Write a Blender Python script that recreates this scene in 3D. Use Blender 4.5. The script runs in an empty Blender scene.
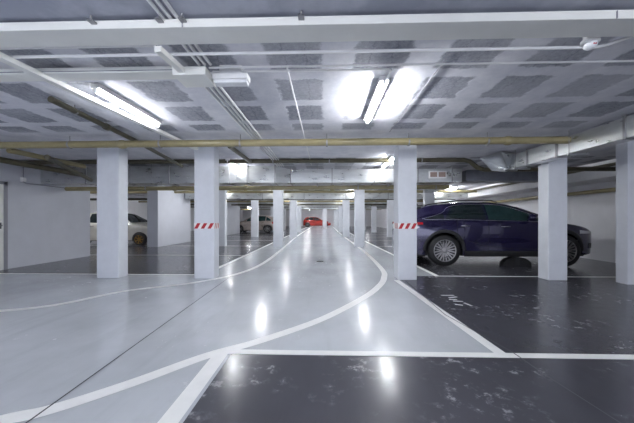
import bpy, bmesh, math, random
from mathutils import Vector, Matrix
random.seed(4)
C = bpy.context.scene.collection
PI = math.pi
sin, cos = math.sin, math.cos

# ------------------------------------------------------------------ camera numbers
F, CX, HY, HC, YAW = 280.0, 317.0, 219.0, 1.15, math.atan(8 / 280)
def W(px, D):
    """world X, Y of an image column at forward distance D (used to survey the place)"""
    xc = (px - CX) / F * D
    return xc * cos(YAW) - D * sin(YAW), xc * sin(YAW) + D * cos(YAW)
def FL(px, py):
    return W(px, HC * F / (py - HY))

# ------------------------------------------------------------------ materials
class N:
    def __init__(s, name):
        s.m = bpy.data.materials.new(name); s.m.use_nodes = True
        s.t = s.m.node_tree; s.b = s.t.nodes['Principled BSDF']
        s.co = s.t.nodes.new('ShaderNodeTexCoord').outputs['Object']
    def link(s, a, b): s.t.links.new(a, b)
    def inp(s, sock, v):
        if isinstance(v, bpy.types.NodeSocket): s.link(v, sock)
        else: sock.default_value = v
    def math(s, op, a, b=0.0, c=0.0, clamp=False):
        n = s.t.nodes.new('ShaderNodeMath'); n.operation = op; n.use_clamp = clamp
        for i, v in enumerate((a, b, c)): s.inp(n.inputs[i], v)
        return n.outputs[0]
    def noise(s, scale, detail=3, rough=.5, vec=None, out='Fac'):
        n = s.t.nodes.new('ShaderNodeTexNoise'); n.inputs['Scale'].default_value = scale
        n.inputs['Detail'].default_value = detail; n.inputs['Roughness'].default_value = rough
        s.link(vec or s.co, n.inputs['Vector']); return n.outputs[out]
    def mapr(s, v, a, b, c, d):
        n = s.t.nodes.new('ShaderNodeMapRange')
        s.inp(n.inputs[0], v)
        for i, q in enumerate((a, b, c, d)): n.inputs[i + 1].default_value = q
        return n.outputs[0]
    def mix(s, f, a, b):
        n = s.t.nodes.new('ShaderNodeMix'); n.data_type = 'RGBA'
        s.inp(n.inputs['Factor'], f)
        s.inp(n.inputs[6], a if isinstance(a, bpy.types.NodeSocket) else (*a, 1)); s.inp(n.inputs[7], b if isinstance(b, bpy.types.NodeSocket) else (*b, 1))
        return n.outputs[2]
    def xyz(s):
        n = s.t.nodes.new('ShaderNodeSeparateXYZ'); s.link(s.co, n.inputs[0]); return n.outputs
    def mapping(s, sc):
        n = s.t.nodes.new('ShaderNodeMapping'); n.inputs['Scale'].default_value = sc
        s.link(s.co, n.inputs[0]); return n.outputs[0]
    def bump(s, h, st=.2, d=.01):
        n = s.t.nodes.new('ShaderNodeBump'); n.inputs['Strength'].default_value = st
        n.inputs['Distance'].default_value = d; s.link(h, n.inputs['Height']); s.link(n.outputs[0], s.b.inputs['Normal'])

def mat(name, col, rough=.5, metal=0.0, var=.08, scale=6, coat=0.0, bump=0.0, vec=None, trans=0):
    n = N(name)
    k = n.noise(scale, 4, .6, vec=n.mapping(vec) if vec else None)
    f = n.mapr(k, .3, .7, 0, 1)
    n.link(n.mix(f, tuple(c * (1 - var) for c in col), tuple(min(1, c * (1 + var)) for c in col)), n.b.inputs['Base Color'])
    n.link(n.mapr(k, .3, .7, max(.02, rough * .85), min(1, rough * 1.15)), n.b.inputs['Roughness'])
    n.b.inputs['Metallic'].default_value = metal
    if coat: n.b.inputs['Coat Weight'].default_value = coat; n.b.inputs['Coat Roughness'].default_value = .04
    if trans: n.b.inputs['Transmission Weight'].default_value = trans
    if bump: n.bump(n.noise(scale * 12, 3), bump, .005)
    return n.m

def emis(name, col, st):
    m = bpy.data.materials.new(name); m.use_nodes = True
    b = m.node_tree.nodes['Principled BSDF']
    b.inputs['Base Color'].default_value = (.9, .9, .9, 1)
    b.inputs['Emission Color'].default_value = (*col, 1); b.inputs['Emission Strength'].default_value = st
    return m

def floor_paint(name, col, rough, scuff, wear):
    n = N(name)
    big = n.noise(.7, 4, .6); fine = n.noise(9, 5, .7); stre = n.noise(1.6, 4, .7, vec=n.mapping((3.0, .35, 1)))
    f = n.mapr(big, .35, .65, 0, 1)
    base = n.mix(f, tuple(c * .88 for c in col), tuple(min(1, c * 1.1) for c in col))
    base = n.mix(n.mapr(stre, .5, .75, 0, .35), base, tuple(c * .7 for c in col))
    sp = n.math('MULTIPLY', n.mapr(fine, .53, .66, 0, 1), n.mapr(n.noise(1.3, 3, .6), .47, .62, 0, 1))
    base = n.mix(n.math('MULTIPLY', sp, wear), base, scuff)
    n.link(base, n.b.inputs['Base Color'])
    r = n.math('ADD', n.mapr(fine, .3, .7, rough * .8, rough * 1.25), n.math('MULTIPLY', sp, .08))
    n.link(r, n.b.inputs['Roughness'])
    n.bump(n.noise(2.2, 3, .5), .08, .02)
    return n.m

def ceiling_mat():
    n = N('rough_slab')
    wob = n.noise(7.5, 5, .75, out='Color')
    sep = n.t.nodes.new('ShaderNodeSeparateXYZ'); n.link(wob, sep.inputs[0])
    x, y, z = n.xyz()
    x = n.math('ADD', x, n.math('MULTIPLY', n.math('SUBTRACT', sep.outputs[0], .5), .17))
    yw = n.math('ADD', y, n.math('MULTIPLY', n.math('SUBTRACT', sep.outputs[1], .5), .13))
    fx = n.math('FRACT', n.math('DIVIDE', n.math('ADD', x, 40.17), .76))
    fy = n.math('FRACT', n.math('DIVIDE', n.math('ADD', yw, 39.86), .655))
    mx = n.mapr(n.math('ABSOLUTE', n.math('SUBTRACT', fx, .5)), .285, .325, 1, 0)
    my = n.mapr(n.math('ABSOLUTE', n.math('SUBTRACT', fy, .5)), .36, .395, 1, 0)
    # solid bands over the column rows
    fb = n.math('FRACT', n.math('DIVIDE', n.math('ADD', y, 25.75 - .15), 6.2))
    mb = n.mapr(n.math('ABSOLUTE', n.math('SUBTRACT', fb, .5)), .33, .345, 1, 0)
    near = n.mapr(y, 2.05, 2.1, 0, 1)
    patch = n.math('MULTIPLY', n.math('MULTIPLY', mx, my), n.math('MULTIPLY', mb, near))
    # random strength patch by patch
    wn = n.t.nodes.new('ShaderNodeTexNoise'); wn.inputs['Scale'].default_value = .9; n.link(n.co, wn.inputs['Vector'])
    patch = n.math('MULTIPLY', patch, n.mapr(wn.outputs['Fac'], .35, .6, .55, 1.0))
    gritty = n.noise(26, 6, .85)
    dark = n.mix(n.mapr(gritty, .35, .65, 0, 1), (.20, .21, .25), (.42, .43, .48))
    light = n.mix(n.mapr(n.noise(2.6, 5, .7), .35, .65, 0, 1), (.60, .61, .67), (.78, .78, .82))
    # block joints inside the patches
    fj = n.math('FRACT', n.math('DIVIDE', n.math('ADD', x, 40.17), .19))
    joint = n.mapr(n.math('ABSOLUTE', n.math('SUBTRACT', fj, .5)), .03, .015, 0, .55)
    dark = n.mix(joint, dark, (.08, .08, .10))
    col = n.mix(patch, light, dark)
    nearcol = n.mix(n.mapr(n.noise(3, 4, .6), .4, .6, 0, 1), (.36, .38, .45), (.48, .50, .57))
    col = n.mix(near, nearcol, col)
    n.link(col, n.b.inputs['Base Color']); n.b.inputs['Roughness'].default_value = .85
    h = n.math('SUBTRACT', n.math('MULTIPLY', gritty, .3), n.math('MULTIPLY', patch, .8))
    n.bump(h, .6, .012)
    return n.m

M = dict(
    grey_floor=floor_paint('grey_floor_paint', (.55, .575, .61), .19, (.40, .39, .40), .3),
    dark_floor=floor_paint('dark_floor_paint', (.070, .070, .084), .21, (.30, .30, .32), .75),
    line=mat('white_line_paint', (.90, .90, .88), .35, var=.04, scale=9),
    joint=mat('dark_joint', (.06, .06, .07), .8),
    ceiling=ceiling_mat(),
    wall=mat('painted_wall', (.50, .515, .565), .55, var=.05, scale=2.2, bump=.05),
    wallw=mat('white_wall', (.74, .74, .77), .55, var=.05, scale=1.5, bump=.05),
    column=mat('painted_column', (.66, .68, .72), .42, var=.05, scale=4, bump=.06),
    pvc=mat('cream_trunking', (.86, .86, .82), .4, var=.04, scale=3),
    conduit=mat('white_conduit', (.84, .84, .84), .35, var=.05),
    olive=mat('olive_pipe_paint', (.27, .23, .12), .35, var=.14, scale=5, coat=.3),
    darkolive=mat('dark_olive_pipe', (.07, .062, .036), .4, var=.25, scale=7),
    redpipe=mat('red_pipe_paint', (.30, .035, .045), .4, var=.15),
    duct=mat('galvanised_steel', (.56, .575, .58), .30, metal=.9, var=.12, scale=3, vec=(1, 1, 3)),
    darkduct=mat('dark_duct_wrap', (.12, .125, .15), .5, var=.2),
    steel=mat('zinc_steel', (.30, .30, .31), .4, metal=.8),
    black=mat('black_rubber', (.012, .012, .013), .6, var=.2),
    blackp=mat('black_plastic', (.02, .02, .022), .45, var=.2),
    redp=mat('red_tape', (.42, .01, .02), .5),
    whitep=mat('white_tape', (.82, .80, .78), .4),
    door=mat('door_paint', (.68, .68, .66), .45),
    frame=mat('door_frame_paint', (.22, .22, .25), .5),
    grille=mat('brown_grille', (.30, .22, .19), .6),
    tube=emis('fluorescent_tube', (.95, .97, 1.0), 72.0), weaktube=emis('weak_fluorescent_tube', (.95, .97, 1.0), 22.0),
    fixture=mat('white_fixture', (.80, .80, .80), .4),
    lens=mat('frosted_cover', (.85, .86, .88), .35),
    glass=mat('tinted_glass', (.012, .02, .022), .04, var=.1, coat=.6),
    greenglass=mat('green_tinted_glass', (.02, .05, .05), .06, var=.2, coat=.6),
    chrome=mat('chrome', (.75, .75, .76), .15, metal=1.0),
    rim=mat('alloy_rim', (.33, .32, .32), .3, metal=.85),
    bronze=mat('bronze_rim', (.42, .24, .06), .35, metal=.6),
    purple=mat('violet_car_paint', (.016, .012, .060), .15, metal=.35, var=.05, coat=1.0),
    redcar=mat('red_car_paint', (.38, .022, .012), .25, var=.05, coat=.8),
    beige=mat('beige_car_paint', (.40, .34, .30), .3, metal=.3, var=.05, coat=.7),
    whitecar=mat('pearl_white_car_paint', (.72, .69, .62), .25, var=.04, coat=.8),
    lampred=mat('red_lamp_glass', (.55, .01, .02), .1, coat=.6),
    lampwhite=mat('clear_lamp_glass', (.7, .72, .75), .08, coat=.6),
    seam=mat('panel_gap', (.004, .004, .005), .7),
)

# ------------------------------------------------------------------ mesh helpers
class MB:
    def __init__(s): s.v = []; s.f = []; s.mi = []; s.sm = []
    def add(s, vs, fs, mi=0, smooth=False):
        o = len(s.v); s.v += [tuple(v) for v in vs]
        for f in fs: s.f.append([o + i for i in f]); s.mi.append(mi); s.sm.append(smooth)
    def box(s, x0, x1, y0, y1, z0, z1, mi=0):
        vs = [(x, y, z) for z in (z0, z1) for y in (y0, y1) for x in (x0, x1)]
        s.add(vs, [(0, 2, 3, 1), (4, 5, 7, 6), (0, 1, 5, 4), (2, 6, 7, 3), (0, 4, 6, 2), (1, 3, 7, 5)], mi)
    def hexa(s, a, b, mi=0):
        """box between two quads (4 pts each, same order)"""
        s.add(list(a) + list(b), [(3, 2, 1, 0), (4, 5, 6, 7), (0, 1, 5, 4), (1, 2, 6, 5), (2, 3, 7, 6), (3, 0, 4, 7)], mi)
    def tube(s, pts, r, n=12, mi=0):
        pts = [Vector(p) for p in pts]; rings = []
        for i, p in enumerate(pts):
            d = (pts[min(i + 1, len(pts) - 1)] - pts[max(i - 1, 0)]).normalized()
            up = Vector((0, 0, 1)) if abs(d.z) < .9 else Vector((0, 1, 0))
            a = d.cross(up).normalized(); b = d.cross(a).normalized()
            rr = r[i] if isinstance(r, (list, tuple)) else r
            rings.append([p + a * rr * cos(2 * PI * k / n) + b * rr * sin(2 * PI * k / n) for k in range(n)])
        o = [q for R in rings for q in R]; fs = []
        for i in range(len(rings) - 1):
            for k in range(n): fs.append((i * n + k, i * n + (k + 1) % n, (i + 1) * n + (k + 1) % n, (i + 1) * n + k))
        s.add(o, fs, mi, True)
        s.add(rings[0], [tuple(range(n))], mi); s.add(rings[-1], [tuple(range(n - 1, -1, -1))], mi)
    def lathe(s, prof, cx, cy, cz, n=32, axis='y', mi=0, smooth=True):
        """prof: list of (offset along axis, radius)"""
        vs = []; fs = []
        for (o, r) in prof:
            for k in range(n):
                a = 2 * PI * k / n
                if axis == 'y': vs.append((cx + r * cos(a), cy + o, cz + r * sin(a)))
                else: vs.append((cx + r * cos(a), cy + r * sin(a), cz + o))
        for i in range(len(prof) - 1):
            for k in range(n): fs.append((i * n + k, i * n + (k + 1) % n, (i + 1) * n + (k + 1) % n, (i + 1) * n + k))
        s.add(vs, fs, mi, smooth)
    def grid(s, rows, mi=0, smooth=True):
        n = len(rows[0]); vs = [q for r in rows for q in r]; fs = []
        for i in range(len(rows) - 1):
            for k in range(n - 1): fs.append((i * n + k, i * n + k + 1, (i + 1) * n + k + 1, (i + 1) * n + k))
        s.add(vs, fs, mi, smooth)
    def ribbon(s, pts, w, z, mi=0):
        """flat stripe of width w following pts on the floor"""
        pts = [Vector((p[0], p[1])) for p in pts]; L = []; R = []
        for i, p in enumerate(pts):
            d = (pts[min(i + 1, len(pts) - 1)] - pts[max(i - 1, 0)]).normalized()
            nrm = Vector((-d.y, d.x)) * w / 2
            L.append((p.x + nrm.x, p.y + nrm.y, z)); R.append((p.x - nrm.x, p.y - nrm.y, z))
        n = len(pts)
        s.add(R + L, [(i, i + 1, n + i + 1, n + i) for i in range(n - 1)], mi)
    def build(s, name, m, parent=None, bevel=0, fix=True):
        me = bpy.data.meshes.new(name); me.from_pydata(s.v, [], s.f)
        for mm in (m if isinstance(m, (list, tuple)) else [m]): me.materials.append(mm)
        for p, i, sm in zip(me.polygons, s.mi, s.sm): p.material_index = i; p.use_smooth = sm
        if fix:
            b = bmesh.new(); b.from_mesh(me); bmesh.ops.recalc_face_normals(b, faces=b.faces); b.to_mesh(me); b.free()
        o = bpy.data.objects.new(name, me); C.objects.link(o)
        if parent: o.parent = parent
        if bevel:
            md = o.modifiers.new('bevel', 'BEVEL'); md.width = bevel; md.segments = 2; md.limit_method = 'ANGLE'
        return o

def tag(o, label=None, cat=None, group=None, kind=None):
    if label: o['label'] = label
    if cat: o['category'] = cat
    if group: o['group'] = group
    if kind: o['kind'] = kind
    return o
def empty(name, loc, label, cat, group=None, rz=0):
    o = bpy.data.objects.new(name, None); C.objects.link(o); o.location = loc; o.rotation_euler = (0, 0, rz)
    return tag(o, label, cat, group)
def struct(o): o['kind'] = 'structure'; return o
def copy_tree(o, parent=None):
    c = o.copy(); C.objects.link(c); c.parent = parent
    for ch in [q for q in o.children]: copy_tree(ch, c)
    return c
def catmull(pts, n=8):
    P = [Vector(p) for p in pts]; P = [P[0] * 2 - P[1]] + P + [P[-1] * 2 - P[-2]]; out = []
    for i in range(1, len(P) - 2):
        for k in range(n):
            t = k / n; a, b, c, d = P[i - 1:i + 3]
            out.append(.5 * ((2 * b) + (c - a) * t + (2 * a - 5 * b + 4 * c - d) * t * t + (3 * b - a - 3 * c + d) * t ** 3))
    return out + [P[-2]]

# ------------------------------------------------------------------ setting: floor
YB, YE, ZC = -6.0, 44.0, 2.55
XR, XL, XLL = 7.6, -7.3, -13.0
m = MB()
m.box(XLL - .3, XR + .3, YB - .3, YE + .3, -.2, 0, 0)
def slab(x0, x1, y0, y1, z=.0012, mi=1): m.add([(x0, y0, z), (x1, y0, z), (x1, y1, z), (x0, y1, z)], [(0, 1, 2, 3)], mi)
slab(-.80, XR, YB, 2.36)
m.add([(1.55, 2.44, .0012), (XR, 2.44, .0012), (XR, 5.7, .0012), (1.40, 5.7, .0012)], [(0, 1, 2, 3)], 1)
m.add([(2.28, 5.7, .0012), (XR, 5.7, .0012), (XR, YE, .0012), (2.0, YE, .0012), (2.08, 15, .0012)], [(0, 1, 2, 3, 4)], 1)
slab(XL, -2.58, 5.7, YE); slab(XLL, XL, 8.5, YE)
zl = .0024
curve = [FL(-60, 440), FL(0, 421), FL(50, 410), FL(130, 384), FL(207, 356), FL(260, 341), FL(320, 320), FL(358, 301), FL(376, 289), FL(384, 278), FL(380, 267), FL(361, 249), FL(344.5, 237), (1.2, 26), (1.2, YE)]
m.ribbon(catmull([(a, b, 0) for a, b in curve], 10), .115, zl + .0012, 2)
curve = [(XL, 3.35), FL(0, 311), FL(126, 291), FL(192, 283), FL(237, 274), FL(262, 264), FL(278, 252.5), FL(288, 244), (-1.9, 22), (-1.9, YE)]
m.ribbon(catmull([(a, b, 0) for a, b in curve], 10), .11, zl, 2)
m.ribbon([(-.94, 2.40), (XR, 2.40)], .085, zl + .0015, 2)
m.ribbon([(-.875, YB), (-.885, 2.40)], .12, zl + .0009, 2)
m.ribbon([(1.50, 2.4), (1.34, 5.3)], .10, zl + .0006, 2)
m.ribbon([(2.26, 5.7), (2.06, 15), (1.98, YE)], .10, zl, 2)
m.ribbon([(-2.5, 5.7), (-2.58, YE)], .10, zl, 2)
for k in range(13):
    y = 5.7 + 3.05 * k
    if y < YE: m.ribbon([(2.2, y), (XR, y)], .075, zl + .0003, 2); m.ribbon([(-2.5, y), (XL if k < 1 else XLL, y)], .075, zl + .0003, 2)
m.ribbon([(-1.72, YB), FL(30, 421), FL(230, 277), (-1.9, 5.6)], .012, .0045, 3)
m.ribbon([(1.8, 0), FL(546, 376), FL(513, 353), FL(445, 315), (1.5, 5.3)], .010, .0048, 3)
# worn bay number by the aisle: short painted strokes
for (a, b) in (((441, 295.5), (454, 295.5)), ((449, 298), (457, 297)), ((449, 299.6), (457, 299.9)), ((453, 301.2), (463, 301.6)), ((455, 304.5), (463, 305.5)), ((464, 303), (472, 306.2))):
    m.ribbon([FL(*a), FL(*b)], .035, zl + .001, 2)
o = m.build('floor', [M['grey_floor'], M['dark_floor'], M['line'], M['joint']], fix=False); struct(o)

m = MB(); m.box(XLL - .3, XR + .3, YB - .3, YE + .3, ZC, ZC + .25); struct(m.build('ceiling', M['ceiling']))

# walls
def wall(name, x0, x1, y0, y1, z0=0, z1=ZC, mt='wall'):
    q = MB(); q.box(x0, x1, y0, y1, z0, z1); return struct(q.build(name, M[mt]))
wall('wall_left', XL - .25, XL, YB, 8.5)
wall('wall_left_return', XLL, XL - .25, 8.25, 8.5)
wall('wall_left_outer', XLL - .25, XLL, 8.25, YE, mt='wallw')
wall('wall_left_middle', -7.3, -6.86, 11.3, 14.1)
wall('wall_left_inner', -7.3, -6.9, 19.5, 22.5)
wall('wall_right', XR, XR + .25, YB, YE, mt='wallw')
wall('wall_right_front', 5.30, XR, 5.06, 5.26, mt='column')
wall('wall_far', XLL, XR, YE, YE + .25, mt='wallw')

wall('trim_soffit', 6.75, XR, 5.42, 24, 2.15, ZC, mt='wallw')

# left door in the wall (only its edge shows)
r = empty('door_1', (XL, 5.72, 0), 'white door with black handle in the left wall', 'door'); struct(r)
q = MB(); q.box(.005, .045, -.52, .40, 0, 1.93); q.build('door_leaf', M['door'], r, .004)
q = MB(); q.box(.0, .06, .40, .47, 0, 2.0); q.box(0, .06, -.59, -.52, 0, 2.0); q.box(0, .06, -.59, .47, 1.93, 2.0); q.build('door_frame', M['frame'], r)
q = MB(); q.tube([(.045, .32, 1.0), (.10, .32, 1.0), (.10, .2, 1.0)], .013, 8); q.box(.045, .055, .29, .35, .93, 1.07); tag(q.build('door_handle', M['blackp'], r), 'black lever handle')
# right cupboard door on the front pier
r = empty('door_2', (5.97, 5.06, 0), 'grey metal door set in the right front pier', 'door'); struct(r)
q = MB(); q.box(-.42, .5, -.035, -.002, .12, 1.84); q.build('door_leaf', M['door'], r, .004)
q = MB(); q.box(-.47, -.42, -.05, 0, .08, 1.89); q.box(.5, .55, -.05, 0, .08, 1.89); q.box(-.47, .55, -.05, 0, 1.84, 1.89); q.build('door_frame', M['frame'], r)

# ------------------------------------------------------------------ columns
def column(x0, x1, y0, label, dep=.26, stripes=False, group=None, mt='column'):
    r = empty('column', ((x0 + x1) / 2, y0, 0), label, 'column', group)
    w = (x1 - x0) / 2
    q = MB(); q.box(-w, w, 0, dep, 0, ZC - .001); q.build('shaft', M[mt], r, .012)
    if stripes:
        z0, z1 = .965, 1.07; e = .004
        q = MB(); q.box(-w - e, w + e, -e, dep + e, z0, z1, 0)
        # slanted red bars, on the front and both sides
        n = 3; st = 2 * w / n
        for k in range(n):
            a = -w + k * st + .02 * st; h = .52 * st; sl = .46 * st
            q.add([(a, -e - .001, z0), (a + h, -e - .001, z0), (a + h + sl, -e - .001, z1), (a + sl, -e - .001, z1)], [(0, 1, 2, 3)], 1)
        for sx in (-1, 1):
            for k in range(3):
                a = .01 + k * .083; x = sx * (w + e + .001)
                q.add([(x, a, z0), (x, a + .035, z0), (x, a + .065, z1), (x, a + .03, z1)], [(0, 1, 2, 3)], 1)
        tag(q.build('warning_tape', [M['whitep'], M['redp']], r, fix=False), 'red and white striped warning band')
    return r
near = 'columns of the nearest row'
Y1 = 5.32
column(-4.44, -4.00, Y1, 'plain grey column left of the left striped column, nearest row')
column(-2.52, -2.13, Y1, 'grey column with red and white band left of the aisle, nearest row', stripes=True)
column(1.38, 1.73, Y1, 'grey column with red and white band right of the aisle, behind purple car tail', dep=.36, stripes=True)
column(4.17, 4.52, Y1 + .03, 'plain grey column standing in front of the purple car bonnet')
column(-4.56, -4.19, 11.6, 'narrow grey column just right of the left striped column, second row')
column(-2.14, -1.74, 11.5, 'light column left of the aisle, second row, in front of the beige car tail')
column(1.22, 1.62, 11.5, 'light column right of the aisle, second row, beside the white curve line')
column(4.07, 4.45, 11.5, 'grey column rising behind the rear roof of the purple car')
column(-4.74, -4.30, 17.8, 'grey column standing in front of the beige car, third row')
column(-2.26, -1.80, 17.8, 'grey column left of the aisle behind the second row column, third row')
column(1.12, 1.56, 17.8, 'grey column right of the aisle, third row, left of the second row column')
column(3.95, 4.34, 17.8, 'grey column seen between right striped column and second row column, third row')
for k, y in enumerate((24.0, 30.2, 36.4)):
    for (x0, x1, s) in ((-4.7, -4.3, 'outer left'), (-2.45 - .55 * k, -2.05 - .55 * k, 'inner left'), (1.15, 1.55, 'inner right'), (4.0, 4.4, 'outer right')):
        column(x0, x1, y, 'distant %s column of the %s row from the camera' % (s, ('fourth', 'fifth', 'sixth')[k]))
column(-.28, .22, 33, 'white column in the middle of the far aisle in front of the red car', mt='wallw')
column(-8.6, -8.1, 24, 'pale column in the left bays, left of the beige car bonnet')
column(-9.8, -9.2, 30, 'dark grey column in the left bays, far behind the beige car', mt='frame')

x_, y_ = FL(320, 261.5)
R = empty('floor_drain', (x_, y_, 0), 'small dark floor drain in the middle of the grey aisle', 'floor drain')
q = MB(); q.lathe([(0.001, .12), (.006, .12), (.006, .10), (.003, .10)], 0, 0, 0, 24, 'z'); q.build('rim', M['steel'], R)
q = MB(); q.lathe([(.003, .10), (.003, 0)], 0, 0, 0, 24, 'z')
for k in range(-3, 4): q.box(-.09, .09, k * .027 - .006, k * .027 + .006, .003, .0065)
q.build('grate', M['blackp'], R)
# ------------------------------------------------------------------ pipes
def pipe(name, pts, r, mt, label, hang=(), fit=(), cat='pipe', n=14, top=ZC):
    p0 = Vector(pts[0])
    R = empty(name, p0, label, cat)
    q = MB(); q.tube([Vector(p) - p0 for p in pts], r, n); q.build('tube', M[mt], R)
    for h in hang:      # point on the axis
        h = Vector(h) - p0; q = MB()
        d = (Vector(pts[1]) - Vector(pts[0])).normalized()
        s = .0135
        q.tube([h - d * s, h + d * s], r + .006, n)
        q.tube([h + Vector((0, 0, r)), Vector((h.x, h.y, top - p0.z))], .005, 6); q.build('hanger', M['steel'], R)
    for h in fit:
        h = Vector(h) - p0; d = (Vector(pts[1]) - Vector(pts[0])).normalized()
        q = MB(); q.tube([h - d * .06, h - d * .03, h + d * .03, h + d * .06], [r + .004, r + .014, r + .014, r + .004], n); q.build('coupling', M[mt], R)
    return R
z1 = 2.40
pipe('drain_pipe', [(XL, 4.6, z1), (3.9, 4.6, z1 + .015)], .058, 'olive', 'long olive yellow pipe crossing under ceiling in front of the columns',
     hang=[(x, 4.6, z1) for x in (-4.3, -2.75, -1.4, .03, 1.36, 2.62)], fit=[(2.95, 4.6, z1 + .012), (-3.4, 4.6, z1)])
pipe('drain_pipe', [(XL, 6.45, 2.49), (3.15, 6.45, 2.49), (3.28, 6.45, 2.46), (3.45, 6.45, 2.32), (3.6, 6.45, 2.27), (XR, 6.45, 2.27)], .05, 'darkolive', 'dark olive pipe with a drop bend, just above the silver cross duct',
     hang=[(x, 6.45, 2.49) for x in (-5, -1.2, .1, 2.2)])
pipe('drain_pipe', [(XL, 7.7, 2.0), (3.35, 7.7, 2.02)], .06, 'olive', 'olive yellow pipe running just below the silver cross duct',
     hang=[(x, 7.7, 2.01) for x in (-5, -3, .9, 3)], fit=[(-2.2, 7.7, 2.01), (-4.2, 7.7, 2.01), (.2, 7.7, 2.01)])
pipe('drain_pipe', [(7.35, 5.42, 1.90), (7.35, 30, 1.86)], .055, 'olive', 'olive pipe along the right wall above the purple car')
pipe('drain_pipe', [(6.6, 5.42, 2.40), (6.6, 20, 2.44)], .04, 'darkolive', 'dark pipe beside the right wall soffit under ceiling')
pipe('drain_pipe', [(-3.02, 3.0, 2.47), (-3.22, 4.6, 2.485), (-3.47, 6.7, 2.43)], .036, 'darkolive', 'dark olive pipe slanting under ceiling left of the fluorescent lamp',
     hang=[(-3.07, 3.35, 2.473)], fit=[(-3.15, 3.95, 2.48)])
pipe('sprinkler_pipe', [(-6.95, 0, 2.43), (-6.87, 6.95, 2.40)], .04, 'redpipe', 'dark red pipe running along the top of the left wall')
pipe('drain_pipe', [(-6.3, 4.8, 2.30), (-6.2, 6.95, 2.28)], .06, 'darkolive', 'dark olive pipe next to the red pipe on the left')
pipe('drain_pipe', [(-5.6, 4.8, 2.37), (-5.55, 6.3, 2.36)], .05, 'olive', 'olive pipe second from the red pipe, behind the leftmost column')
pipe('drain_pipe', [(-4.9, 4.8, 2.24), (-5.9, 6.9, 2.13)], .045, 'darkolive', 'dark olive pipe slanting towards the left wall above the leftmost column')
pipe('drain_pipe', [(-1.72, 5.0, 2.46), (-1.72, 6.4, 2.47)], .04, 'darkolive', 'short dark pipe under ceiling beside the bundle of white conduits')
for k, (y, z, mt) in enumerate(((12.6, 2.38, 'olive'), (14.6, 2.2, 'darkolive'), (19.2, 2.36, 'olive'), (20.5, 2.2, 'darkolive'), (26.3, 2.3, 'darkolive'), (33.5, 2.3, 'olive'))):
    pipe('drain_pipe', [(XLL, y, z), (6.7, y, z)], .06, mt, 'distant %s crossing under ceiling %s' % (('olive pipe', 'dark pipe')[mt != 'olive'],
         ('just behind the second column row', 'between second and third column rows', 'just behind the third column row', 'between third and fourth column rows', 'behind the fourth column row', 'behind the fifth column row')[k]))

# ------------------------------------------------------------------ silver ducts
R = empty('air_duct', (0, 7, 2.06), 'long galvanised silver duct crossing the garage behind the nearest columns', 'air duct')
zt, zb = .42, 0
q = MB()
q.box(XL + .0, -1.25, -.02, .45, zb, zt); q.build('duct_section', M['duct'], R, .004)
q = MB(); q.hexa([(-1.25, -.02, zb), (-1.25, .45, zb), (-1.25, .45, zt), (-1.25, -.02, zt)], [(-.88, .16, zb + .02), (-.88, .6, zb + .02), (-.88, .6, zt - .06), (-.88, .16, zt - .06)]); q.build('offset_section', M['duct'], R)
q = MB(); q.box(-.88, 3.45, .16, .6, zb + .02, zt - .06); q.build('duct_section', M['duct'], R, .004)
for x in (-6.1, -5.0, -3.95, -3.0, -1.95, -1.25):
    q = MB(); q.box(x - .012, x + .012, -.045, .475, zb - .02, zt + .025); q.build('flange', M['steel'], R)
for x in (-.88, .18, 1.25, 2.35, 3.2):
    q = MB(); q.box(x - .012, x + .012, .135, .625, zb - .0, zt - .035); q.build('flange', M['steel'], R)
for x in (-4.4, -2.4, -.2, 1.7):
    for yy in (-.03, .17)[x > -1.2:][:1]:
        q = MB(); q.tube([(x, yy, -.03), (x, yy, .5)], .005, 6); q.tube([(x, yy + .5, -.03), (x, yy + .5, .5)], .005, 6); q.box(x - .015, x + .015, yy, yy + .5, -.045 + .02, -.005 + .0); q.build('hanger', M['steel'], R)
# vent grille on the duct face
R2 = R
q = MB(); q.box(2.62, 3.06, .135, .165, .12, .30, 0); o = tag(q.build('vent_grille', M['fixture'], R2), 'white framed twin vent grille')
q = MB()
for a, b in ((2.65, 2.82), (2.86, 3.03)):
    q.box(a, b, .128, .137, .15, .27)
q.build('louvre', M['grille'], o)
q = MB(); q.box(3.6, 5.6, 7.25, 7.65, 2.12, 2.40); tag(q.build('insulated_duct', M['darkduct'], None, .01), 'dark wrapped duct under ceiling above the purple car', 'air duct')

R = empty('air_duct', (4.02, 3.2, 2.2), 'galvanised silver duct running along ceiling beside the right front column', 'air duct')
xa, xb = -.12, .10; zt = .275
q = MB(); q.box(xa, xb, -5.5, 1.62, 0, zt); q.build('duct_section', M['duct'], R, .004)
q = MB(); q.box(xa, xb, 1.62, 3.0, .0, zt - .0); q.build('duct_section', M['duct'], R, .004)
for y in (-.2, .55, 1.62, 2.3, 2.95):
    q = MB(); q.box(xa - .022, xb + .015, y - .014, y + .014, -.02, zt + .02); q.build('flange', M['steel'], R)
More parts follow.
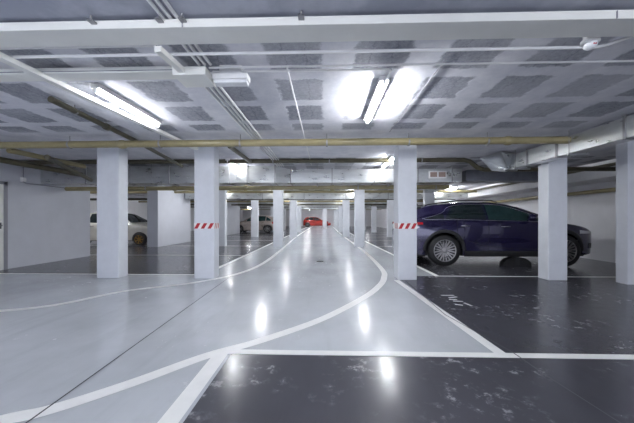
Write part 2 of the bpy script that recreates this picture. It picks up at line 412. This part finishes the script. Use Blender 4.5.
# wedge shaped take-off towards the cross duct
a = [(-.46, 2.56, .325), (-.60, 3.10, .30), (-.42, 2.95, -.01), (-.13, 2.86, .0)]
b = [(.02, 2.80, .325), (-.10, 3.14, .30), (-.05, 3.12, -.01), (.02, 3.0, .0)]
q = MB(); q.hexa(a, b); q.build('take_off', M['duct'], R)
for y in (.35, 1.35, 2.6):
    q = MB()
    q.tube([(xa - .035, y, -.04), (xa - .035, y, .35)], .006, 6); q.tube([(xb + .02, y, -.04), (xb + .02, y, .35)], .006, 6)
    q.box(xa - .06, xb + .035, y - .018, y + .018, -.045, -.01); q.build('hanger', M['steel'], R)
R = empty('air_duct', (3.2, 8.0, 2.2), 'short silver duct behind the cross duct above the purple car roof', 'air duct')
q = MB(); q.hexa([(-.3, 0, 0), (.35, 0, 0), (.35, 0, .22), (-.3, 0, .22)], [(.7, 3.2, -.02), (1.15, 3.2, -.02), (1.15, 3.2, .2), (.7, 3.2, .2)]); q.build('duct_section', M['duct'], R)
q = MB(); q.box(-.33, .38, -.012, .012, -.02, .24); q.build('flange', M['steel'], R)
for k, y in enumerate((13.4, 21.6, 28)):
    R = empty('air_duct', (0, y, 2.12), 'distant silver duct crossing the ceiling %s' % ('behind the second column row', 'between third and fourth column rows', 'between fourth and fifth column rows')[k], 'air duct')
    q = MB(); q.box(-6.8, 6.7, 0, .4, 0, .34); q.build('duct_section', M['duct'], R)
    for x in range(-5, 7, 2):
        q = MB(); q.box(x - .015, x + .015, -.02, .42, -.02, .36); q.build('flange', M['steel'], R)

# ------------------------------------------------------------------ cable trunking and conduits
R = empty('cable_trunking', (0, 1.9, 2.47), 'wide cream cable trunking crossing the ceiling nearest the camera', 'trunking')
q = MB(); q.box(-4.5, 4.5, .0, .19, 0, .052); q.box(-4.5, 4.5, -.004, .194, .046, .056); q.build('channel', M['pvc'], R, .003)
for x in (-2.6, -.98, 1.92):
    q = MB(); q.box(x - .003, x + .003, -.006, .0, .0, .05); q.build('cover_joint', M['frame'], R)
for x in (-1.6, -1.13, -.97, -.16, 2.4):
    q = MB(); q.tube([(x, -.03, .072), (x, -.03, .045), (x + .0, .0, .045)], .007, 8); q.box(x - .02, x + .02, -.045, .0, .03, .04); q.build('bracket', M['steel'], R)
R = empty('cable_trunking', (0, 2.45, 2.46), 'narrow cream cable trunking on the left, behind the wide one', 'trunking')
q = MB(); q.box(-4.5, -1.27, 0, .14, 0, .05); q.build('channel', M['pvc'], R, .003)
q = MB(); q.box(-4.5, -1.27, -.003, .143, .012, .018); q.build('cover_joint', M['frame'], R)
def trunk(pts, w, h, label, name='cable_trunking', mt='pvc'):
    (x0, y0, z0), (x1, y1, z1_) = pts
    R = empty(name, (x0, y0, z0), label, 'trunking')
    d = Vector((x1 - x0, y1 - y0)).normalized(); nx, ny = -d.y * w / 2, d.x * w / 2
    q = MB(); X, Y, Z = x1 - x0, y1 - y0, z1_ - z0
    q.hexa([(nx, ny, 0), (-nx, -ny, 0), (-nx, -ny, h), (nx, ny, h)], [(X + nx, Y + ny, Z), (X - nx, Y - ny, Z), (X - nx, Y - ny, Z + h), (X + nx, Y + ny, Z + h)])
    q.build('channel', M[mt], R, .003); return R
trunk([(-2.60, 1.7, 2.412), (-2.47, 5.31, 2.475)], .075, .045, 'cream trunking running beside the left fluorescent lamp')
trunk([(-1.27, 2.09, 2.42), (-1.24, 2.45, 2.42)], .055, .045, 'short cream trunking joining wide trunking to the junction box')
q = MB(); q.box(-1.33, -1.04, 2.40, 2.64, 2.405, 2.47); q.box(-1.335, -1.035, 2.395, 2.645, 2.455, 2.475)
tag(q.build('junction_box', M['pvc'], None, .004), 'cream junction box at the end of the narrow trunking', 'junction box')
R = empty('emergency_light', (-.86, 2.56, 2.40), 'white emergency light box beside the cream junction box', 'emergency light')
q = MB(); q.box(-.165, .16, -.055, .055, .02, .075); q.build('body', M['fixture'], R, .008)
q = MB(); q.box(-.155, .15, -.045, .045, -.012, .02); q.build('diffuser', M['lens'], R, .008)
q = MB(); q.box(-.1, .1, -.04, .04, .075, .15); q.build('mount', M['fixture'], R)
for k in range(4):
    x = -1.225 + k * .052
    pipe('conduit', [(x, 2.66, 2.50), (x, 7.2, 2.515)], .0135, 'conduit', ('leftmost', 'second from left', 'third from left', 'rightmost')[k] + ' of the four white conduits running from the junction box', cat='conduit', n=8)
for k in range(3):
    x = -1.12 + k * .05
    pipe('conduit', [(x, .3, 2.534), (x + .005, 2.0, 2.536), (x + .005, 2.2, 2.52), (x + .02, 2.42, 2.50)], .0125, 'conduit', ('left', 'middle', 'right')[k] + ' of three thin conduits above the wide trunking', cat='conduit', n=8)
pipe('conduit', [(-4.5, 2.22, 2.475), (2.08, 2.22, 2.475), (2.16, 2.2, 2.482), (2.30, 2.14, 2.515), (2.45, 2.11, 2.530), (3.4, 2.0, 2.532)], .0125, 'conduit', 'long white conduit crossing just behind the wide trunking, bending at right', cat='conduit', n=8)
pipe('conduit', [(-4.5, 2.125, 2.49), (-1.3, 2.125, 2.49)], .011, 'conduit', 'white conduit hugging the back edge of the wide trunking, left side', cat='conduit', n=8)
pipe('conduit', [(-1.03, 2.46, 2.495), (4.4, 2.46, 2.495)], .009, 'conduit', 'thin white conduit continuing right from the junction box', cat='conduit', n=8)
pipe('conduit', [(-1.03, 2.54, 2.50), (.57, 2.54, 2.50), (.6, 2.56, 2.50), (.6, 2.72, 2.50)], .010, 'conduit', 'thin white conduit feeding the bright lamp right of centre', cat='conduit', n=8)
pipe('conduit', [(-.345, 2.55, 2.525), (-.345, 7.2, 2.525)], .009, 'conduit', 'single thin white conduit running away at ceiling centre', cat='conduit', n=8)
pipe('conduit', [(1.05, 2.47, 2.54), (1.03, 4.5, 2.54)], .005, 'frame', 'thin grey cable on ceiling right of the bright lamp', cat='cable', n=6)
R = empty('smoke_detector', (2.0, 2.17, 2.50), 'round white smoke detector beside the bent conduit', 'smoke detector')
q = MB(); q.lathe([(0, .0), (0, .056), (-.025, .056), (-.03, .048)], 0, 0, 0, 24, 'z'); q.build('base', M['fixture'], R)
q = MB(); q.lathe([(-.028, .044), (-.055, .038), (-.068, .022), (-.07, 0)], 0, 0, 0, 24, 'z'); q.build('sensor_dome', M['lens'], R)
q = MB(); q.box(-.03, .03, -.03, .03, -.001, .05); q.build('mount', M['fixture'], R)
q = MB(); q.box(-.012, .012, -.04, -.036, -.052, -.042); q.build('indicator', M['redp'], R)

R = empty('socket_box', (XL, 6.55, 2.10), 'small white switch box with conduit high on the left wall', 'switch box')
q = MB(); q.box(0, .05, -.05, .05, -.05, .05); q.build('box', M['fixture'], R, .006)
q = MB(); q.tube([(.025, 0, .05), (.025, 0, .45)], .008, 8); q.build('conduit', M['frame'], R)
q = MB(); q.tube([(.02, 0, -.05), (.02, .06, -.08), (.02, 1.8, -.08)], .01, 8); q.build('conduit', M['frame'], R)

# ------------------------------------------------------------------ lamps
def lamp_proto():
    R = empty('fluorescent_lamp', (0, 0, ZC), 'x', 'lamp')
    q = MB(); q.box(-.05, .05, -.55, .55, -.05, -.0); q.build('housing', M['fixture'], R, .006)
    q = MB(); q.box(-.012, .012, -.56, -.535, -.09, -.04); q.build('end_cap', M['fixture'], R)
    q = MB(); q.box(-.012, .012, .535, .56, -.09, -.04); q.build('end_cap', M['fixture'], R)
    q = MB(); q.tube([(0, -.535, -.075), (0, .535, -.075)], .017, 10); q.build('tube', M['tube'], R)
    return R
proto = lamp_proto(); first = True
spots = [(.58, 3.3, 'lit fluorescent lamp glaring right of centre, nearest'), (-2.37, 3.37, 'lit fluorescent lamp beside the cream trunking, upper left'),
         (-2.25, 6.95, 'lit lamp behind the left striped column, above the silver duct'), (1.5, 6.7, 'lit lamp behind the right striped column, above the silver duct'),
         (-2.4, -.6, 'lamp on the ceiling behind the camera, left'), (.8, -.6, 'lamp on the ceiling behind the camera, centre'), (4.3, -.9, 'lamp on the ceiling behind the camera, right'),
         (.0, -3.6, 'lamp on the ceiling far behind the camera, centre'), (-4.8, -3.0, 'lamp on the ceiling far behind the camera, left')]
names = ['second', 'third', 'fourth', 'fifth', 'sixth', 'seventh', 'eighth', 'ninth', 'tenth', 'eleventh', 'twelfth', 'thirteenth']
k = 0; y = 10.0
while y < 42:
    spots.append((-2.3, y, 'lit lamp over the left aisle edge, %s from the silver cross duct' % names[k]))
    spots.append((1.4, y, 'lit lamp over the right aisle edge, %s from the silver cross duct' % names[k]))
    k += 1; y += 3.1
spots += [(5.6, 12.6, 'lit lamp over the right bays behind the purple car'), (5.4, 16, 'lit lamp over the right bays near the second column row'), (5.4, 24, 'lit lamp over the right bays near the fourth column row'),
          (5.0, 33, 'lit lamp over the right bays far away'), (-5.2, 12.4, 'lit lamp over the left bays opposite the wall block'), (-10, 11.0, 'lit lamp above the pearl white car'),
          (-9.5, 17, 'lit lamp over the outer left bays beyond the motorcycle'), (-5.6, 16, 'lit lamp over the left bays beyond the wall block'), (-6, 24.5, 'lit lamp above the beige car'), (-9, 33, 'lit lamp over the outer left bays far away')]
for (x, y, lab) in spots:
    o = proto if first else copy_tree(proto); first = False
    if 'upper left' in lab:      # the dimmer lamp has its own tube
        for ch in o.children:
            if ch.name.startswith('tube'): ch.data = ch.data.copy(); ch.data.materials[0] = M['weaktube']
    o.location = (x, y, ZC); o['label'] = lab; o['group'] = 'fluorescent lamps'

# ------------------------------------------------------------------ cars
def lerp(tab, x):
    if x <= tab[0][0]: return tab[0][1]
    for (a, b), (c, d) in zip(tab, tab[1:]):
        if x <= c:
            t = (x - a) / (c - a); return b + (d - b) * t
    return tab[-1][1]
def smoothtab(tab):
    """resample a key table with a monotone cubic"""
    xs = [p[0] for p in tab]; ys = [p[1] for p in tab]; n = len(xs)
    d = [(ys[i + 1] - ys[i]) / (xs[i + 1] - xs[i]) for i in range(n - 1)]
    mm = [d[0]] + [0 if d[i - 1] * d[i] <= 0 else 2 / (1 / d[i - 1] + 1 / d[i]) for i in range(1, n - 1)] + [d[-1]]
    out = []
    for i in range(n - 1):
        h = xs[i + 1] - xs[i]
        for k in range(8):
            t = k / 8
            out.append((xs[i] + t * h, (2 * t ** 3 - 3 * t * t + 1) * ys[i] + (t ** 3 - 2 * t * t + t) * h * mm[i] + (-2 * t ** 3 + 3 * t * t) * ys[i + 1] + (t ** 3 - t * t) * h * mm[i + 1]))
    return out + [(xs[-1], ys[-1])]

def wheel(R, cx, cy, side, r, rim_mat, detail):
    root = bpy.data.objects.new('wheel', None); C.objects.link(root); root.parent = R; root.location = (cx, cy, r)
    w = .115; s = side
    rr = r * .70
    q = MB(); q.lathe([(-w, rr), (-w, r * .93), (-w * .75, r * .99), (-w * .3, r), (w * .3, r), (w * .75, r * .99), (w, r * .93), (w, rr), (w * .6, rr * .97), (-w, rr * .97)], 0, 0, 0, 40)
    q.build('tyre', M['black'], root)
    q = MB(); yo = s * w
    q.lathe([(yo * .98, rr * 1.01), (yo * 1.03, rr * .99), (yo * .95, rr * .93), (yo * .85, rr * .93)], 0, 0, 0, 40)
    n = detail
    for k in range(n):
        for dd in ((-.085, .085) if n >= 8 else (0,)):
            a = 2 * PI * k / n; b = a + dd * (1.0 if n >= 8 else 0)
            wd = (.013 if n >= 8 else .03) * r / .38
            pr = [(.05 * r / .38, a), (rr * .95, b + (dd * .9))]
            (r0, a0), (r1, a1) = pr
            p0 = Vector((r0 * cos(a0), 0, r0 * sin(a0))); p1 = Vector((r1 * cos(a1), 0, r1 * sin(a1)))
            t = (p1 - p0).normalized(); nn = Vector((-t.z, 0, t.x)) * wd
            y0, y1 = yo * 1.0, yo * .70
            A = [p0 + nn + Vector((0, y0 * .92, 0)), p0 - nn + Vector((0, y0 * .92, 0)), p0 - nn + Vector((0, y1, 0)), p0 + nn + Vector((0, y1, 0))]
            B = [p1 + nn + Vector((0, y0, 0)), p1 - nn + Vector((0, y0, 0)), p1 - nn + Vector((0, y1, 0)), p1 + nn + Vector((0, y1, 0))]
            q.hexa(A, B)
    q.lathe([(yo * .7, .07 * r / .38), (yo * .98, .062 * r / .38), (yo * 1.0, .03), (yo * 1.0, 0)], 0, 0, 0, 20)
    q.build('rim', M[rim_mat], root)
    q = MB(); q.lathe([(yo * .45, rr * .9), (yo * .42, .04)], 0, 0, 0, 24); q.lathe([(yo * .5, rr * .62), (yo * .5, .05)], 0, 0, 0, 24, mi=1)
    q.build('brake_disc', [M['black'], M['blackp']], root)
    q = MB(); q.lathe([(yo * .85, rr * .935), (yo * .3, rr * .90)], 0, 0, 0, 40); q.build('rim_barrel', M['blackp'], root)
    return root

def car(name, label, cat, loc, rz, P):
    R = empty(name, loc, label, cat, None, rz)
    S = P.get('s', 1.0)
    hw = P['hw']; wb = P['wb']; xr, xf = P['xr'], P['xf']; r = P['r']; Ra = P['Ra']
    top = smoothtab(P['hood']); belt = smoothtab(P['belt']); roof = smoothtab(P['roof'])
    sill = P['sill']; plan = smoothtab(P['plan'])
    zmax = max(z for _, z in P['belt'])
    prof = smoothtab([(sill - .06, .93), (sill + .05, .965), (.5, .982), (.72, 1.0), (zmax - .2, .995), (zmax - .06, .972), (zmax + .05, .93)])
    def ys(x, z):
        w = hw * lerp(plan, x)
        for c in (0, wb): w += .022 * math.exp(-((x - c) / .42) ** 2) * (1 if z < .85 else max(0, 1 - (z - .85) / .2))
        # scalloped door panel between the wheels
        w -= .028 * math.exp(-((x - wb * .5) / .75) ** 4) * math.exp(-((z - .55) / .16) ** 2)
        return w * lerp(prof, z)
    def zb(x):
        z = sill + P.get('up', .1) * (max(0, (x - wb - .5)) + max(0, -x - .5))
        for c in (0, wb):
            if abs(x - c) < Ra: z = max(z, r + math.sqrt(Ra * Ra - (x - c) ** 2))
        return z
    xs = sorted(set([round(xr + (xf - xr) * i / 130, 4) for i in range(131)] + [c + s * Ra * .9999 for c in (0, wb) for s in (-1, 1)] + [c + s * Ra * 1.001 for c in (0, wb) for s in (-1, 1)]))
    rows = []
    for x in xs:
        b, tp, lo = lerp(belt, x), lerp(top, x), zb(x)
        b = min(b, tp)
        half = [(x, ys(x, lo + (b - lo) * t / 14), lo + (b - lo) * t / 14) for t in range(15)]
        yb = half[-1][1]
        for t in range(1, 9):
            a = t / 8 * PI / 2
            half.append((x, yb * cos(a) if t < 8 else 0, b + (tp - b) * min(1, sin(a) * 1.0) + .012 * sin(a)))
        row = [(p[0], -p[1], p[2]) for p in half] + [(p[0], p[1], p[2]) for p in reversed(half[:-1])]
        rows.append(row)
    q = MB(); q.grid(rows)
    n = len(rows[0]); q.add(rows[0], [tuple(range(n))]); q.add(rows[-1], [tuple(range(n - 1, -1, -1))])
    q.build('body', P['paint'], R, fix=True)
    # cabin
    g0, g1 = roof[0][0], roof[-1][0]
    def gh(x): return lerp(roof, x)
    def gy(x, s):
        b = lerp(belt, x); z = gh(x); h = max(0, z - b)
        y0 = ys(x, b) - .02; y1 = y0 - .10 - .36 * h
        k = max(0, min(1, h / .25)); y1 = y0 + (y1 - y0) * k
        return y0 + (y1 - y0) * (s ** 1.25), b - .02 + (z - .035 * k - b + .02) * s
    rows = []
    N_ = 70
    for i in range(N_ + 1):
        x = g0 + (g1 - g0) * i / N_
        half = [(x, *gy(x, t / 7)) for t in range(8)]
        ye, ze = half[-1][1], half[-1][2]; z = gh(x)
        for t in range(1, 7): a = t / 6 * PI / 2; half.append((x, ye * cos(a) if t < 6 else 0, ze + (z - ze + .0) * sin(a) ** .8))
        rows.append([(p[0], -p[1], p[2]) for p in half] + [(p[0], p[1], p[2]) for p in reversed(half[:-1])])
    q = MB(); q.grid(rows); q.build('cabin', P['paint'], R)
    # glass
    def zside(x, z):
        b = lerp(belt, x); lo, hi = b - .02, gh(x) - .035
        return gy(x, max(0, min(1, (z - lo) / max(.02, hi - lo))))[0]
    for wi, (xa, xb, blo, thi, mt) in enumerate(P['windows']):
        for sd in (-1, 1):
            rows = []
            for i in range(25):
                x = xa + (xb - xa) * i / 24
                lo = blo(x, lerp(belt, x)); hi = max(lo + .004, min(thi(x, gh(x)), gh(x) - .055))
                rows.append([(x, sd * (zside(x, lo + (hi - lo) * t / 6) + .007), lo + (hi - lo) * t / 6) for t in range(7)])
            q = MB(); q.grid(rows); q.build('side_window', M[mt], R)
    for (xa, xb, nm) in P['screens']:
        rows = []
        for i in range(13):
            x = xa + (xb - xa) * i / 12
            ye, ze = gy(x, 1); z = gh(x); row = []
            for t in range(-8, 9):
                f = t / 8 * .93; y = ye * f
                zz = ze + (z - ze) * (max(0, 1 - f * f)) ** .4
                off = .012
                row.append((x + (off if nm == 'windscreen' else -off), y, zz + off * .8))
            rows.append(row)
        q = MB(); q.grid(rows); q.build(nm, M['glass'], R)
    def patch(nm, xa, xb, zlo, zhi, mt, off=.005, both=True, nx=12, nz=6, parent=None, label=None):
        for sd in (-1, 1):
            q = MB()
            rows = []
            for i in range(nx + 1):
                x = xa + (xb - xa) * i / nx; a, b = zlo(x), zhi(x)
                rows.append([(x, sd * (ys(x, a + (b - a) * t / nz) + off), a + (b - a) * t / nz) for t in range(nz + 1)])
            q.grid(rows)
            o = q.build(nm, mt if not isinstance(mt, str) else M[mt], parent or R)
        return o
    # arches and sills in black plastic
    if P.get('clad', True):
        for c in (0, wb):
            for sd in (-1, 1):
                q = MB(); rows = []
                for i in range(33):
                    a = PI * i / 32 * 1.0
                    row = []
                    for rad, off in ((Ra - .03, -.02), (Ra - .005, .012), (Ra + .045, .012), (Ra + .055, .0)):
                        x = c + rad * cos(a); z = r + rad * sin(a) * 1.0
                        z = max(z, sill + .0)
                        row.append((x, sd * (ys(max(xr, min(xf, x)), z) + off), z))
                    rows.append(row)
                q.grid(rows)
                q.build('wheel_arch_trim', M['blackp'], R)
        patch('sill_trim', Ra + .02, wb - Ra - .02, lambda x: sill - .03, lambda x: sill + .11, 'blackp', .012)
    # floor pan
    q = MB(); q.box(xr + .25, xf - .25, -hw + .26, hw - .26, sill - .04, .62); q.box(Ra, wb - Ra, -hw + .08, hw - .08, sill - .02, sill + .15); q.build('floor_pan', M['blackp'], R)
    for c in (0, wb):
        for sd in (-1, 1): wheel(R, c, sd * (hw - .105), sd, r, P['rim'], P['spokes'])
    for (x, z0, z1_) in P['seams']:
        patch('door_seam', x - .005, x + .005, lambda q_: z0, lambda q_: z1_ if z1_ else lerp(belt, x), 'seam', .003, nx=1, nz=10)
    for (x, z) in P['handles']:
        for sd in (-1, 1):
            q = MB()
            y = ys(x, z); q.tube([(x - .10, sd * (y + .0), z), (x - .085, sd * (y + .03), z), (x + .085, sd * (y + .03), z), (x + .10, sd * y, z)], .013, 8)
            q.build('door_handle', M[P.get('handlemat', 'chrome')], R)
    x = P['mirror']
    for sd in (-1, 1):
        q = MB()
        y = ys(x, lerp(belt, x)); z = lerp(belt, x) + .04
        q.tube([(x, sd * (y - .04), z - .01), (x - .01, sd * (y + .05), z + .03)], .022, 8)
        q.lathe([(sd * (y + .04), .02), (sd * (y + .06), .075), (sd * (y + .15), .085), (sd * (y + .21), .06), (sd * (y + .225), .0)], x - .02, 0, z + .06, 16)
        q.build('wing_mirror', P['paint'], R)
    for (nm, xa, xb, a, b, mt) in P['lamps']:
        patch(nm, xa, xb, a, b, mt, .006, label=None)
    # front grille and bumper, rear bumper
    def front(nm, z0, z1_, fr, mt, xo, end):
        q = MB(); rows = []
        for t in range(7):
            z = z0 + (z1_ - z0) * t / 6; xx = end
            rows.append([(xx + xo - .05 * (abs(s) / 6) ** 2 * (1 if end > 0 else -1), ys(end, z) * fr * s / 6, z) for s in range(-6, 7)])
        q.grid(rows); q.build(nm, M[mt], R)
    front('grille', sill + .12, P['nosez'], .8, 'blackp', .02, xf)
    front('bumper', sill + .02, sill + .2, .97, 'blackp', -.012, xr)
    if P.get('extra'): P['extra'](R, patch, ys, lambda x: lerp(belt, x), gh, gy)
    return R

# violet crossover
def rx_extra(R, patch, ys, belt, gh, gy):
    # chrome line under the side glass and over it
    for sd in (-1, 1):
        q = MB()
        q.tube([(x, sd * (gy(x, .06)[0] + .012), belt(x) + .012) for x in [(-.46 + 2.86 * i / 24) for i in range(25)]], .007, 6)
        q.build('chrome_strip', M['chrome'], R)
    for sd in (-1, 1):
        q = MB()
        pts = [(-.50, belt(-.5) + .03), (-.2, 1.235), (.02, 1.32), (.16, 1.44), (.45, 1.50), (1.0, 1.515), (1.45, 1.49), (1.8, 1.40), (2.15, 1.27), (2.42, 1.155)]
        pp = catmull([(a, 0, b) for a, b in pts], 5)
        out = []
        for p in pp:
            lo, hi = belt(p.x) - .02, gh(p.x) - .035
            out.append((p.x, sd * (gy(p.x, min(1, max(0, (p.z - lo) / (hi - lo))))[0] + .012), p.z))
        q.tube(out, .007, 6)
        q.build('window_surround', M['chrome'], R)
    for sd in (-1, 1):
        q = MB()
        q.tube([(x, sd * (gy(x, 1)[0] - .03), gh(x) + dz) for x, dz in ((-.36, .0), (-.28, .03), (.5, .035), (1.3, .035), (1.45, .0))], .013, 8)
        q.build('roof_rail', M['blackp'], R)
    q = MB(); q.hexa([(-.82, -.55, 1.365), (-.82, .55, 1.365), (-.82, .55, 1.385), (-.82, -.55, 1.385)], [(-.46, -.60, 1.40), (-.46, .60, 1.40), (-.46, .60, 1.46), (-.46, -.60, 1.46)]); q.build('spoiler', M['blackp'], R)
    # swage line on the rear door
    for sd in (-1, 1):
        q = MB()
        q.tube([(x, sd * (ys(x, z) + .001), z) for x, z in ((.55, .62), (1.0, .50), (1.6, .43), (2.3, .42))], .007, 6)
        q.build('side_moulding', M['blackp'], R)
Z = lambda v: (lambda x: v)
rx = dict(hw=.95, wb=2.84, xr=-.907, xf=3.75, r=.385, Ra=.455, sill=.27, up=.12, paint=M['purple'], rim='rim', spokes=10,
    hood=[(-0.907, .86), (-0.823, 1.06), (-0.672, 1.13), (2.4, 1.10), (2.8, 1.09), (3.2, 1.045), (3.5, .965), (3.62, .86), (3.71, .74), (3.75, .62)],
    belt=[(-0.907, .84), (-0.798, 1.04), (-0.504, 1.12), (0, 1.13), (1, 1.105), (2, 1.085), (2.6, 1.06), (3.0, 1.0), (3.4, .92), (3.6, .83), (3.75, .6)],
    roof=[(-0.840, 1.06), (-0.773, 1.22), (-0.605, 1.39), (-0.420, 1.46), (0, 1.54), (.6, 1.59), (1.1, 1.595), (1.55, 1.56), (1.85, 1.485), (2.3, 1.31), (2.72, 1.12), (2.85, 1.07)],
    plan=[(-0.907, .60), (-0.840, .76), (-0.672, .90), (-0.252, .98), (.4, 1), (2.6, 1), (3.1, .975), (3.4, .91), (3.62, .80), (3.75, .64)],
    windows=[(-0.521, .02, lambda x, b: b + .035, lambda x, g: 1.165 + (x + .52) * .19, 'glass'),
             (.08, 1.02, lambda x, b: b + .025, lambda x, g: min(g - .07, 1.18 + (x - .08) * 1.7), 'glass'),
             (1.08, 2.40, lambda x, b: b + .025, lambda x, g: g - .075 - max(0, x - 1.75) * .055, 'greenglass')],
    screens=[(1.90, 2.72, 'windscreen'), (-0.790, -.62, 'rear_window')],
    seams=[(.30, .62, None), (1.05, .30, None), (2.28, .32, None)], handles=[(.50, .985), (1.45, .965)], mirror=2.02,
    lamps=[('tail_lamp', -.89, -.50, lambda x: .99 + (x + .89) * .07, lambda x: 1.07, 'lampred'), ('head_lamp', 3.2, 3.58, lambda x: .80, lambda x: .88 - (x - 3.25) * .1, 'lampwhite'),
           ('fog_lamp', 3.5, 3.66, Z(.44), Z(.56), 'blackp')], nosez=.72, extra=rx_extra)
cx_, cy_ = 2.90, 6.86 + .95
car('crossover_car', 'dark violet crossover car parked in the right bay beside the wall', 'car', (cx_, cy_, 0), 0, rx)
# number of hatchbacks share this shape
def hatch(paint, rim, sp=7, r=.32, glass='glass', wb=2.5):
    return dict(hw=.87, wb=wb, xr=-.62, xf=wb + .78, r=r, Ra=r + .05, sill=.22, up=.1, paint=M[paint], rim=rim, spokes=sp, clad=False,
        hood=[(-.62, .75), (-.56, .92), (-.4, .98), (1.9, .98), (2.1, .97), (2.6, .88), (2.95, .78), (3.15, .66), (wb + .78, .55)],
        belt=[(-.62, .73), (-.5, .92), (0, .97), (1, .94), (1.9, .93), (2.5, .86), (2.9, .74), (wb + .78, .5)],
        roof=[(-.55, .94), (-.45, 1.15), (-.25, 1.36), (.0, 1.43), (.5, 1.46), (1.0, 1.45), (1.3, 1.40), (1.7, 1.2), (2.1, .97), (2.15, .95)],
        plan=[(-.62, .78), (-.5, .9), (-.1, .97), (.4, 1), (2.0, 1), (2.6, .95), (3.0, .85), (wb + .78, .62)],
        windows=[(-.25, .12, lambda x, b: b + .04, lambda x, g: min(g - .08, 1.12 + (x + .25) * .6), glass), (.18, .82, lambda x, b: b + .03, lambda x, g: g - .07, glass), (.88, 1.85, lambda x, b: b + .03, lambda x, g: g - .08, glass)],
        screens=[(1.36, 2.05, 'windscreen'), (-.5, -.3, 'rear_window')],
        seams=[(.85, .28, None), (1.85, .28, None)], handles=[(.4, .84), (1.15, .82)], handlemat='blackp', mirror=1.78,
        lamps=[('tail_lamp', -.6, -.38, Z(.76), Z(.92), 'lampred'), ('head_lamp', 2.85, 3.12, Z(.56), Z(.66), 'lampwhite')], nosez=.55)
car('hatchback_car', 'beige brown car with dark windows parked far on the left', 'car', (W(267, 23)[0], 23.0 + .87, 0), PI, hatch('beige', 'rim', 7, .33, 'greenglass', 2.35))
car('hatchback_car', 'red car parked across the far end of the aisle', 'car', (W(307.5, 39.5)[0], 40.3, 0), 0, hatch('redcar', 'rim', 7, .33, 'glass', 2.5))
x_, y_ = W(137, 12.1)
car('hatchback_car', 'pearl white car with bronze wheels parked behind the leftmost column', 'car', (x_ - 2.4, y_ + .85, 0), 0, hatch('whitecar', 'bronze', 7, .27, 'glass', 2.5))

# half-round black shape under the violet car, built as a plain block
R = empty('half_round_block', (W(515, 6.9)[0], 6.95, 0), 'black half-round block standing under the sill of the violet car', 'wheel block')
q = MB(); n = 20; pts = [(-.34, 0), (-.33, .10)] + [(.32 * cos(PI - PI * k / n), .06 + .16 * sin(PI * k / n)) for k in range(1, n)] + [(.33, .10), (.34, 0)]
A = [(a, 0, b) for a, b in pts]; B = [(a, .16, b) for a, b in pts]; k = len(pts)
q.add(A + B, [tuple(range(k)), tuple(range(2 * k - 1, k - 1, -1))] + [(i, i + 1, k + i + 1, k + i) for i in range(k - 1)] + [(k - 1, 0, k, 2 * k - 1)])
q.build('block', M['black'], R)
q = MB(); q.box(-.05, .05, -.012, .0, .02, .21); q.build('centre_rib', M['blackp'], R)

# motorcycle beyond the white car
def motorcycle(loc, rz, label):
    R = empty('motorcycle', loc, label, 'motorcycle', None, rz)
    for x in (0, 1.35):
        root = bpy.data.objects.new('wheel', None); C.objects.link(root); root.parent = R; root.location = (x, 0, .31)
        q = MB(); q.lathe([(-.05, .24), (-.06, .28), (0, .31), (.06, .28), (.05, .24), (-.05, .24)], 0, 0, 0, 28); q.build('tyre', M['black'], root)
        q = MB(); q.lathe([(-.03, .245), (.03, .245), (.03, .22), (-.03, .22), (-.03, .245)], 0, 0, 0, 28)
        for k in range(6):
            a = k * PI / 3; q.tube([(0, 0, 0), (.23 * cos(a), 0, .23 * sin(a))], .012, 6)
        q.build('rim', M['rim'], root)
    q = MB(); q.tube([(0, .06, .31), (.5, .08, .38), (.95, .05, .75)], .03, 8); q.tube([(.3, 0, .7), (.95, 0, .85)], .035, 8); q.box(.4, .85, -.15, .15, .25, .6); q.build('frame', M['blackp'], R, .02)
    q = MB(); q.tube([(.5, 0, .82), (.65, 0, .86), (.9, 0, .88), (1.02, 0, .85)], [.06, .14, .15, .06], 14); q.build('fuel_tank', M['purple'], R)
    q = MB(); q.tube([(-.25, 0, .86), (-.1, 0, .80), (.3, 0, .76), (.52, 0, .82)], [.04, .10, .12, .08], 12); q.build('seat', M['black'], R)
    q = MB(); q.tube([(1.35, .08, .31), (1.08, .08, .95)], .025, 8); q.tube([(1.35, -.08, .31), (1.08, -.08, .95)], .025, 8); q.build('fork', M['steel'], R)
    q = MB(); q.tube([(.92, -.36, 1.05), (1.0, -.22, 1.05), (1.08, 0, 1.0), (1.0, .22, 1.05), (.92, .36, 1.05)], .014, 8); q.build('handlebar', M['blackp'], R)
    q = MB(); q.lathe([(0, .0), (0, .05), (.06, .08), (.12, .08), (.12, 0)], 0, 0, 0, 16, 'z'); h = q.build('headlamp', M['lampwhite'], R); h.location = (1.12, 0, .9); h.rotation_euler = (0, PI / 2, 0)
    return R
x_, y_ = W(152, 14.4)
motorcycle((x_ - .9, y_ + .3, 0), .3, 'black motorcycle standing behind the pearl white car')

# ------------------------------------------------------------------ world and camera
w = bpy.data.worlds.new('world'); bpy.context.scene.world = w; w.use_nodes = True
w.node_tree.nodes['Background'].inputs[0].default_value = (.8, .85, 1, 1)
w.node_tree.nodes['Background'].inputs[1].default_value = 1.1

cam = bpy.data.cameras.new('camera'); co = bpy.data.objects.new('camera', cam); C.objects.link(co)
co.location = (0, 0, HC); co.rotation_euler = (PI / 2, 0, YAW)
cam.sensor_fit = 'HORIZONTAL'; cam.sensor_width = 36; cam.lens = F / 634 * 36
cam.shift_y = (HY - 211.5) / 634; cam.clip_start = .05
bpy.context.scene.camera = co
s = bpy.context.scene
s.view_settings.view_transform = 'Standard'; s.view_settings.look = 'None'; s.view_settings.gamma = 1
s.view_settings.exposure = 1.62
s.view_settings.use_curve_mapping = False
s.cycles.max_bounces = 8; s.cycles.diffuse_bounces = 5; s.cycles.sample_clamp_indirect = 6
